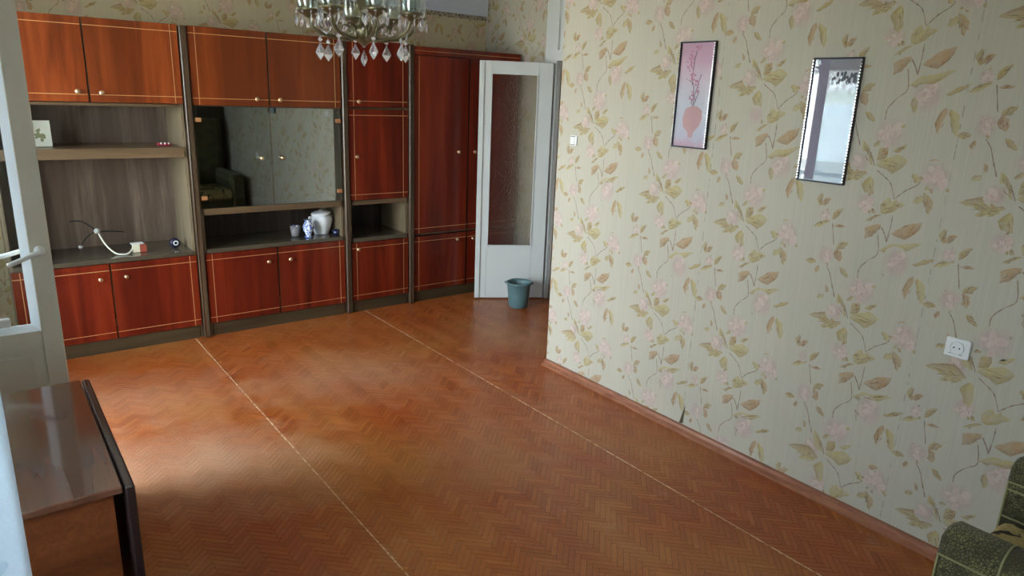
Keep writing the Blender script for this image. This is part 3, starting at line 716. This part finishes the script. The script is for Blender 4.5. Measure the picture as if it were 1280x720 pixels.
def print_a(p, y0, y1, z0, z1):
    mm = mat('pink_print_paper', (.7,.6,.62), .6); n = N(mm)
    t = n.n('ShaderNodeTexCoord'); s = n.n('ShaderNodeSeparateXYZ'); n.l(t.outputs['Generated'], s.inputs[0])
    g = n.noise(n.coord(), 12, 3)
    v = n.math('ADD', s.outputs['Z'], n.math('MULTIPLY', n.math('SUBTRACT', g, .5), .25))
    n.l(n.ramp(v, [(0,(.55,.36,.44)),(.07,(.50,.50,.58)),(.35,(.55,.58,.63)),(.62,(.62,.55,.60)),(.8,(.60,.40,.48)),(1,(.55,.34,.43))]), n.b.inputs['Base Color'])
    W = y1-y0; H = z1-z0; yy = lambda u: y1-u*W; zz = lambda v: z0+v*H; X = XR-.0083
    bm = bmesh.new(); flat(bm, [(yy(a), zz(b)) for a, b in ((.44,.10),(.56,.10),(.58,.15),(.74,.22),(.80,.30),(.76,.37),(.62,.405),(.45,.40),(.30,.37),(.24,.28),(.28,.20),(.42,.15))], X)
    obj('printed_vase', bm, mat('coral_pink_print', (.56,.34,.34), .6), p)
    R = random.Random(5); br = bmesh.new(); fl = bmesh.new(); dk = []
    for (a, b, c, d) in ((.5,.40,.62,.55),(.55,.45,.42,.62),(.48,.42,.66,.70),(.42,.6,.45,.92),(.5,.40,.38,.5),(.62,.42,.85,.43),(.7,.36,.88,.34),(.45,.62,.2,.66)):
        q = [(a+(c-a)*t+R.uniform(-.03,.03), b+(d-b)*t) for t in (0,.25,.5,.75,1)]
        for (u0_, v0_), (u1_, v1_) in zip(q, q[1:]):
            w_ = .012; flat(br, [(yy(u0_-w_), zz(v0_)), (yy(u0_+w_), zz(v0_)), (yy(u1_+w_), zz(v1_)), (yy(u1_-w_), zz(v1_))], X-.0001)
    for k in range(70):
        t = R.random(); u = .42+.12*math.sin(t*7)+R.uniform(-.09,.09); v = .46+.5*t
        flat(fl, ell(yy(u), zz(v), .0035+R.random()*.003, .0035+R.random()*.003, 6), X-.0002-k*.000002)
    obj('printed_branch', br, mat('plum_print', (.24,.14,.19), .6), p)['kind'] = 'stuff'
    obj('printed_blossom', fl, mat('magenta_print', (.52,.22,.32), .6), p)
    return mm
def print_b(p, y0, y1, z0, z1):
    mm = mat('pale_blue_print_reflection', (.5,.55,.62), .5); n = N(mm)
    t = n.n('ShaderNodeTexCoord'); s = n.n('ShaderNodeSeparateXYZ'); n.l(t.outputs['Generated'], s.inputs[0])
    g = n.noise(n.coord(), 14, 4, .6)
    v = n.math('ADD', s.outputs['Z'], n.math('MULTIPLY', n.math('SUBTRACT', g, .5), .06))
    n.l(n.ramp(v, [(0,(.46,.55,.64)),(.1,(.36,.46,.55)),(.62,(.40,.52,.62)),(.66,(.40,.48,.46)),(.73,(.34,.40,.36)),(.77,(.62,.66,.70)),(.90,(.60,.62,.66)),(.92,(.28,.27,.30)),(1,(.30,.29,.31))]), n.b.inputs['Base Color'])  # reflected window's pale blue and green bands painted into the print
    W = y1-y0; H = z1-z0; yy = lambda u: y1-u*W; zz = lambda v: z0+v*H; X = XR-.0083
    bm = bmesh.new(); flat(bm, [(yy(a), zz(b)) for a, b in ((.12,.02),(.34,.02),(.34,.98),(.12,.98))], X)
    obj('reflected_door_band', bm, mat('mauve_reflection_paint', (.26,.24,.31), .6), p)  # stripe painted as the balcony-door edge mirrored in the glass
    bm = bmesh.new(); R = random.Random(2)
    for k in range(26): flat(bm, ell(yy(.42+.5*R.random()), zz(.80+.08*R.random()), .004+.004*R.random(), .006+.006*R.random(), 7), X-.0001-k*.000002)
    obj('printed_foliage', bm, mat('dark_foliage_print', (.10,.11,.13), .6), p)
    return mm
picture('framed_picture', 'narrow framed print of a pink vase with branches on the floral wall', 2.160, 2.372, 1.495, 1.999, print_a)
picture('framed_picture', 'narrow framed picture with pale blue reflections, nearer the armchair', 1.450, 1.660, 1.408, 1.914, print_b)

# socket and switch
so = thing('wall_socket', 'white square wall socket on the floral wall near the armchair', 'socket', (XR, .915, .862))
obj('cover_plate', B(XR-.013, XR-.0008, .872, .957, .826, .900, bev=.003), M['white_plastic'], so)
bm = lathe(bmesh.new(), [(.026, XR-.0128), (.026, XR-.018), (.021, XR-.018), (.020, XR-.0135)], .917, .864, 28, axis='x'); obj('socket_ring', bm, M['white_plastic'], so)
bm = lathe(bmesh.new(), [(.003, XR-.0125), (.003, XR-.0142)], .926, .864, 10, axis='x'); lathe(bm, [(.003, XR-.0125), (.003, XR-.0142)], .907, .864, 10, axis='x'); obj('pin_hole', bm, M['dark'], so)
obj('shadow_rim', B(XR-.0145, XR-.0128, .892, .942, .8395, .8408), M['dark'], so)
sw = thing('light_switch', 'small white light switch beside the white door', 'switch', (XR, 3.115, 1.468))
obj('switch_plate', B(XR-.008, XR-.0008, 3.09, 3.145, 1.44, 1.50, bev=.002), M['white_plastic'], sw)
obj('switch_key', B(XR-.013, XR-.007, 3.105, 3.13, 1.452, 1.488, bev=.002), M['white_plastic'], sw)
for z in (1.4445, 1.4915): obj('switch_gap', B(XR-.0095, XR-.0075, 3.10, 3.14, z, z+.003), M['dark'], sw)

# ------------------------------------------------------------------ bucket
M['teal'] = mat('grey_teal_plastic', (.10,.18,.185), .38)
bk = thing('plastic_bucket', 'grey teal plastic bucket standing before the white door', 'bucket', (3.497, 4.385, 0))
bm = lathe(bmesh.new(), [(.074, .0), (.080, .006), (.090, .10), (.097, .195), (.104, .20), (.107, .214), (.101, .218), (.093, .2), (.086, .1), (.076, .012), (.02, .010)], 3.497, 4.385, 40,
           wob=lambda a, z: 1+.03*math.cos(5*a)*(z > .19))
obj('bucket_body', bm, M['teal'], bk)
for s in (-1, 1):
    d = Vector((math.cos(yaw), -math.sin(yaw)))*s
    obj('rim_ear', B(3.497+d.x*.104-.014, 3.497+d.x*.104+.014, 4.385+d.y*.104-.014, 4.385+d.y*.104+.014, .198, .216, bev=.004), M['teal'], bk)

# ------------------------------------------------------------------ things on the shelves
cdm = thing('picture_card', 'white card with a green brown vignette leaning on the left shelf', 'card', (.35, 5.1, 1.309))
bm = B(-.052, .052, -.004, .004, 0, .155, bev=.001); bm.transform(Matrix.Translation((.352, 5.10, 1.3095)) @ Matrix.Rotation(math.radians(-8), 4, 'X'))
obj('card_sheet', bm, mat('white_card', (.50,.52,.44), .5), cdm)
R = random.Random(4); bm = bmesh.new()
for k in range(26):
    a = R.uniform(0, 6.3); r = R.uniform(0, .035); cx, cz = .345+r*math.cos(a)*.8, .065+r*math.sin(a)
    pts = [(cx+(.005+.006*R.random())*math.cos(t*PI/3.5), cz+(.005+.008*R.random())*math.sin(t*PI/3.5)) for t in range(7)]
    bm.faces.new([bm.verts.new((x-.352, -.0046-k*.00001, z)) for x, z in pts])
bm.transform(Matrix.Translation((.352, 5.10, 1.3095)) @ Matrix.Rotation(math.radians(-8), 4, 'X'))
obj('card_vignette', bm, mat('olive_card_print', (.16,.17,.08), .6), cdm)
# little red trinket
tr = thing('red_trinket', 'small red and white trinket on the right end of upper shelf', 'trinket', (1.02, 5.08, 1.309))
bm = bmesh.new()
for (dx, dy, r) in ((-.032, 0, .014), (-.010, .004, .016), (.014, -.002, .015), (.034, .003, .012)):
    lathe(bm, [(.001, 1.3095), (r*.9, 1.311), (r, 1.318), (r*.7, 1.326), (.001, 1.328)], 1.02+dx, 5.08+dy, 12, cap=False)
obj('red_beads', bm, mat('crimson_enamel', (.35,.02,.05), .3), tr)
bm = bmesh.new()
for dx in (-.02, .003, .026): lathe(bm, [(.001, 1.318), (.006, 1.320), (.005, 1.330), (.001, 1.332)], 1.02+dx, 5.07, 8, cap=False)
obj('white_beads', bm, M['white_plastic'], tr)
# antenna with cable and little box
ZT = .6225
an = thing('aerial_antenna', 'black wire aerial with a white cable lying on the left counter', 'antenna', (.57, 5.12, ZT))
bm = bmesh.new(); tube(bm, smooth_path([(.44, 5.16, .835), (.50, 5.15, .835), (.55, 5.14, .80), (.585, 5.13, .765), (.63, 5.13, .762), (.70, 5.15, .752), (.745, 5.2, .735)], 5), .0048, 8)
tube(bm, smooth_path([(.585, 5.13, .765), (.54, 5.12, .75), (.50, 5.1, .715), (.478, 5.08, .68), (.474, 5.08, ZT+.004)], 5), .0032, 8)
obj('wire_rods', bm, mat('black_wire', (.012,.012,.012), .4), an)
bm = lathe(bmesh.new(), [(.001, .752), (.016, .755), (.019, .768), (.014, .782), (.001, .786)], .583, 5.13, 14, cap=False); obj('junction', bm, mat('pale_grey_joint', (.40,.42,.38), .4), an)
bm = bmesh.new(); tube(bm, [(.478, 5.08, .676), (.478, 5.08, .69)], .012, 10); obj('rod_tip', bm, mat('grey_tip', (.35,.35,.33), .4), an)
cab = smooth_path([(.588, 5.125, .76), (.60, 5.10, .72), (.625, 5.06, .67), (.66, 5.02, ZT+.012), (.69, 5.0, ZT+.006), (.725, 5.0, ZT+.006), (.755, 5.03, .645), (.775, 5.06, .675)], 7)
bm = bmesh.new(); tube(bm, cab, .0052, 8); obj('white_cable', bm, mat('ivory_cable', (.62,.62,.50), .4), an)
bx = thing('small_box', 'tiny cream and red box at the end of the white cable', 'box', (.80, 5.05, ZT))
obj('cream_end', B(.765, .805, 5.03, 5.08, ZT+.0002, ZT+.055, bev=.002), mat('cream_card', (.60,.56,.40), .6), bx)
obj('red_end', B(.805, .845, 5.032, 5.078, ZT+.0002, ZT+.052, bev=.002), mat('brick_red_card', (.30,.06,.03), .6), bx)
obj('lid_flap', B(.755, .83, 5.028, 5.082, ZT+.056, ZT+.060), M['white_plastic'], bx)
dc = thing('round_trinket', 'small dark blue round trinket in the corner of the left counter', 'trinket', (1.03, 5.08, ZT))
bm = lathe(bmesh.new(), [(.001, 5.06), (.026, 5.06), (.032, 5.066), (.032, 5.094), (.026, 5.10), (.001, 5.10)], 1.028, ZT+.0345, 20, cap=False, axis='y'); obj('case', bm, mat('navy_enamel', (.012,.014,.035), .25), dc)
bm = lathe(bmesh.new(), [(.010, 5.058), (.014, 5.055), (.017, 5.058), (.014, 5.061)], 1.030, ZT+.036, 20, cap=False, axis='y'); obj('ring', bm, M['white_plastic'], dc)
# vases in the niche of the second section
M['porcelain'] = mat('white_porcelain', (.78,.82,.84), .15, coat=.5)
M['bluewhite'] = mat('blue_white_porcelain', (.6,.7,.85), .2, coat=.5); n = N(M['bluewhite'])
n.l(n.ramp(n.noise(n.coord(kind='Object'), 55, 2, .5), [(.45,(.70,.76,.86)),(.56,(.08,.14,.40))]), n.b.inputs['Base Color'])
vz = thing('lidded_sugar_bowl', 'large white lidded porcelain pot, tallest in the niche', 'pot', (2.085, 5.10, ZT))
bm = lathe(bmesh.new(), [(.052, ZT+.0005), (.056, ZT+.006), (.060, ZT+.02), (.074, ZT+.06), (.084, ZT+.10), (.082, ZT+.13), (.068, ZT+.150), (.066, ZT+.153)], 2.085, 5.10, 32, wob=lambda a, z: 1+.02*math.cos(8*a))
obj('pot_body', bm, M['porcelain'], vz)
bm = lathe(bmesh.new(), [(.074, ZT+.152), (.077, ZT+.158), (.066, ZT+.170), (.045, ZT+.177), (.02, ZT+.180), (.012, ZT+.186), (.001, ZT+.188)], 2.085, 5.10, 28)
bm.transform(Matrix.Translation((2.085, 5.1, ZT+.15)) @ Matrix.Rotation(math.radians(-6), 4, 'Y') @ Matrix.Translation((-2.085, -5.1, -ZT-.148)))
obj('pot_lid', bm, M['porcelain'], vz)
bm = bmesh.new(); tube(bm, smooth_path([(2.01, 5.09, ZT+.125), (1.985, 5.085, ZT+.14), (1.985, 5.085, ZT+.11), (2.008, 5.09, ZT+.085)], 4), .006, 8); obj('pot_handle', bm, M['porcelain'], vz)
bm = bmesh.new(); tube(bm, smooth_path([(2.16, 5.11, ZT+.125), (2.18, 5.11, ZT+.135), (2.178, 5.11, ZT+.10), (2.155, 5.11, ZT+.08)], 4), .005, 8); obj('pot_handle', bm, M['porcelain'], vz)
v2 = thing('small_vase', 'small blue and white porcelain vase in front of the white pot', 'vase', (1.945, 5.01, ZT))
bm = lathe(bmesh.new(), [(.026, ZT+.0005), (.030, ZT+.005), (.018, ZT+.020), (.037, ZT+.058), (.042, ZT+.08), (.030, ZT+.108), (.020, ZT+.120), (.032, ZT+.134)], 1.945, 5.01, 24); obj('vase_body', bm, M['bluewhite'], v2)
v3 = thing('glass_tumbler', 'low cut glass tumbler, left of the blue and white vase', 'tumbler', (1.875, 5.09, ZT))
bm = lathe(bmesh.new(), [(.026, ZT+.0005), (.030, ZT+.004), (.040, ZT+.08), (.037, ZT+.08), (.027, ZT+.008)], 1.875, 5.09, 20); obj('tumbler_body', bm, M['crystal'], v3)
bm = bmesh.new()
for k in range(6):
    a = k*PI/3; lathe(bm, [(.001, ZT+.012), (.006, ZT+.02), (.007, ZT+.05+.012*(k%3)), (.001, ZT+.066+.012*(k%3))], 1.875+.016*math.cos(a), 5.09+.016*math.sin(a), 8, cap=False)
obj('glass_beads', bm, M['bluewhite'], v3)
v4 = thing('small_cup', 'small navy blue cup on the right of the white pot', 'cup', (2.158, 5.03, ZT))
bm = lathe(bmesh.new(), [(.016, ZT+.0005), (.022, ZT+.004), (.027, ZT+.045), (.025, ZT+.045), (.018, ZT+.008)], 2.155, 4.99, 18); obj('cup_body', bm, mat('navy_glass', (.01,.015,.05), .12, coat=.5), v4)

# ------------------------------------------------------------------ armchair
A = thing('armchair', 'green velour armchair with gold patterned seat in the lower right corner', 'armchair', (2.38, .15, 0))
def arm(x0, x1, y0, y1, ztop):
    bm = bmesh.new(); prof = []; w_ = x1-x0; r = w_/2
    for k in range(13):
        a = PI*k/12; prof.append((x0+r-r*math.cos(a), ztop-r*.62+r*.62*math.sin(a)))
    prof = [(x0, .07)]+prof+[(x1, .07)]
    ys = [y1, y1-.012]; ins = [.012, 0]; yy_ = [y1, y1-.014]+[y1-.014-(y1-.014-y0)*k/10 for k in range(1, 11)]
    rings = []
    for i, y in enumerate(yy_):
        k = .012 if i == 0 else 0
        rings.append([bm.verts.new((min(max(px, x0+k), x1-k), y, pz-k if pz > .2 else pz)) for px, pz in prof])
    for a, b in zip(rings, rings[1:]):
        for i in range(len(prof)-1): f = bm.faces.new((a[i], a[i+1], b[i+1], b[i])); f.smooth = True
    bm.faces.new(rings[0]); bm.faces.new(rings[-1])
    o = obj('armrest', bm, M['green'], A)
    pb = bmesh.new(); zp = ztop-r*.62-.035
    tube(pb, [(x0-.002, y1-.004, zp), (x0-.002, y0, zp)], .0032, 6)
    tube(pb, [(x0-.002, y1-.006, .08), (x0-.002, y1-.006, zp)], .0032, 6)
    tube(pb, [(x0-.002, y1-.15, .08), (x0-.002, y1-.15, zp)]+[(p[0]-.001, y1-.15, p[1]+.002) for p in prof[1:-1]], .0032, 6)
    obj('piping', pb, M['piping'], o)
arm(2.005, 2.135, -.20, .585, .602); arm(2.632, 2.762, -.20, .615, .602)
pb = bmesh.new()
for z in (.50, .40): tube(pb, [(2.630, .61, z), (2.630, .0, z)], .0032, 6)
obj('piping', pb, M['piping'], A)
obj('seat_cushion', B(2.138, 2.629, -.12, .60, .27, .405, bev=.045, seg=4), M['gold'], A)
obj('seat_base', B(2.136, 2.631, -.18, .56, .08, .268, bev=.01), M['green'], A)
obj('backrest', B(2.005, 2.762, -.38, -.205, .08, 1.26, bev=.08, seg=5), M['green'], A)
for x in (2.05, 2.72):
    for y in (-.32, .50): obj('leg', lathe(bmesh.new(), [(.016, 0), (.022, .078)], x, y, 12), M['postwood'], A)

# dark dresser in the unseen back corner, seen reflected in the cabinet glass
dr = thing('dresser', 'dark wooden dresser in the back corner, seen only as a reflection', 'dresser', (2.5, -.56, 0))
obj('dresser_body', B(2.15, 2.84, -.74, -.42, .0, 1.45, bev=.01), M['postwood'], dr)
obj('dresser_door', B(2.16, 2.49, -.42, -.40, .05, 1.42, bev=.004), M['postwood'], dr)
obj('dresser_door', B(2.50, 2.83, -.42, -.40, .05, 1.42, bev=.004), M['postwood'], dr)

# ------------------------------------------------------------------ chandelier
CX, CY = 1.150, 2.372
ch = thing('chandelier', 'crystal chandelier with glass candle cups and drops hanging at top centre', 'chandelier', (CX, CY, 1.82))
bm = lathe(bmesh.new(), [(.003, 1.862), (.012, 1.870), (.040, 1.888), (.052, 1.91), (.048, 1.925), (.020, 1.935), (.011, 1.96), (.022, 1.985), (.03, 2.0), (.018, 2.02), (.009, 2.05), (.009, 2.30), (.02, 2.32), (.009, 2.34), (.009, 2.5), (.06, 2.52), (.065, 2.549)], CX, CY, 20)
obj('centre_column', bm, M['antique'], ch)
def drop_bm(x, y, ztop, L, r, th, fac=0):
    """faceted leaf shaped crystal"""
    bm = bmesh.new(); pr = [(0, .12), (.14, .30), (.40, .78), (.58, 1.0), (.78, .62), (1, .0)]
    ca, sa = math.cos(fac), math.sin(fac); ringlist = []
    for t, k in pr:
        z = ztop-L*t; ring = []
        for i in range(8):
            a = PI*i/4; u, v = r*max(k, .02)*math.cos(a), th*max(k, .05)*math.sin(a)
            ring.append(bm.verts.new((x+u*ca-v*sa, y+u*sa+v*ca, z)))
        ringlist.append(ring)
    for a, b in zip(ringlist, ringlist[1:]):
        for i in range(8): bm.faces.new((a[i], a[(i+1)%8], b[(i+1)%8], b[i]))
    bm.faces.new(ringlist[0]); bm.faces.new(ringlist[-1]); return bm
VR = Vector((math.cos(math.atan2(-CX, CY)), math.sin(math.atan2(-CX, CY)), 0))  # seen left-right
VF = Vector((CX, CY, 0)).normalized()
for k in range(8):
    th = math.radians(12+45*k); d = VR*math.sin(th)-VF*math.cos(th); fa = math.atan2(VR.y, VR.x)+rnd.uniform(-.7,.7)
    P = lambda r, z: (CX+d.x*r, CY+d.y*r, z)
    bm = bmesh.new(); tube(bm, smooth_path([P(.012, 1.915), P(.05, 1.885), P(.10, 1.890), P(.145, 1.898), P(.175, 1.92), P(.188, 1.95)], 5), .0058, 8)
    tube(bm, smooth_path([P(.045, 1.89), P(.055, 1.925), P(.085, 1.935), P(.095, 1.915), P(.08, 1.905)], 4), .004, 6)
    obj('arm', bm, M['antique'], ch)
    c = P(.188, 0)
    cup = obj('cup', lathe(bmesh.new(), [(.008, 1.945), (.014, 1.952), (.034, 1.962), (.042, 1.970), (.040, 1.972), (.026, 1.966), (.015, 1.966)], c[0], c[1], 20), M['antique'], ch)
    obj('candle_glass', lathe(bmesh.new(), [(.018, 1.967), (.031, 1.975), (.034, 1.99), (.035, 2.13), (.0335, 2.13), (.0325, 1.992), (.029, 1.978)], c[0], c[1], 20, cap=False), M['lampglass'], cup)
    bm = bmesh.new()
    for q in range(9):
        a = 2*PI*q/9+k; x, y = c[0]+.040*math.cos(a), c[1]+.040*math.sin(a); z = 1.966; L = .030+.012*rnd.random()
        merge(bm, drop_bm(x, y, z, .010, .005, .005)); merge(bm, drop_bm(x, y, z-.011, L, .0062, .004, a))
    obj('prism_fringe', bm, M['crystal'], cup)
    # large drop hung from the arm
    p = P(.150, 0); j = rnd.uniform(-.008, .006)
    bm = bmesh.new(); lathe(bm, [(.001, 1.893+j), (.0075, 1.886+j), (.0075, 1.882+j), (.001, 1.875+j)], p[0], p[1], 8, cap=False)
    tube(bm, [(p[0], p[1], 1.90), (p[0], p[1], 1.874+j)], .0009, 4)
    obj('bead', bm, M['crystal'], ch)
    obj('crystal_drop', drop_bm(p[0], p[1], 1.874+j, .057, .0175, .007, fa), M['crystal'], ch)
    # bead garlands between the cups
    th2 = math.radians(12+45*(k+1)); d2 = VR*math.sin(th2)-VF*math.cos(th2); bm = bmesh.new()
    for t in range(1, 10):
        s = t/10; q = (d*(1-s)+d2*s)*.16; z = 1.97-.075*math.sin(PI*s)
        lathe(bm, [(.001, z+.005), (.0048, z), (.001, z-.005)], CX+q.x, CY+q.y, 6, cap=False)
    obj('bead_garland', bm, M['crystal'], ch)
obj('crystal_drop', drop_bm(CX, CY, 1.850, .055, .014, .010, .4), M['crystal'], ch)
bm = bmesh.new(); tube(bm, [(CX, CY, 1.87), (CX, CY, 1.857)], .001, 4); lathe(bm, [(.001, 1.868), (.007, 1.863), (.001, 1.857)], CX, CY, 8, cap=False); obj('bead', bm, M['crystal'], ch)
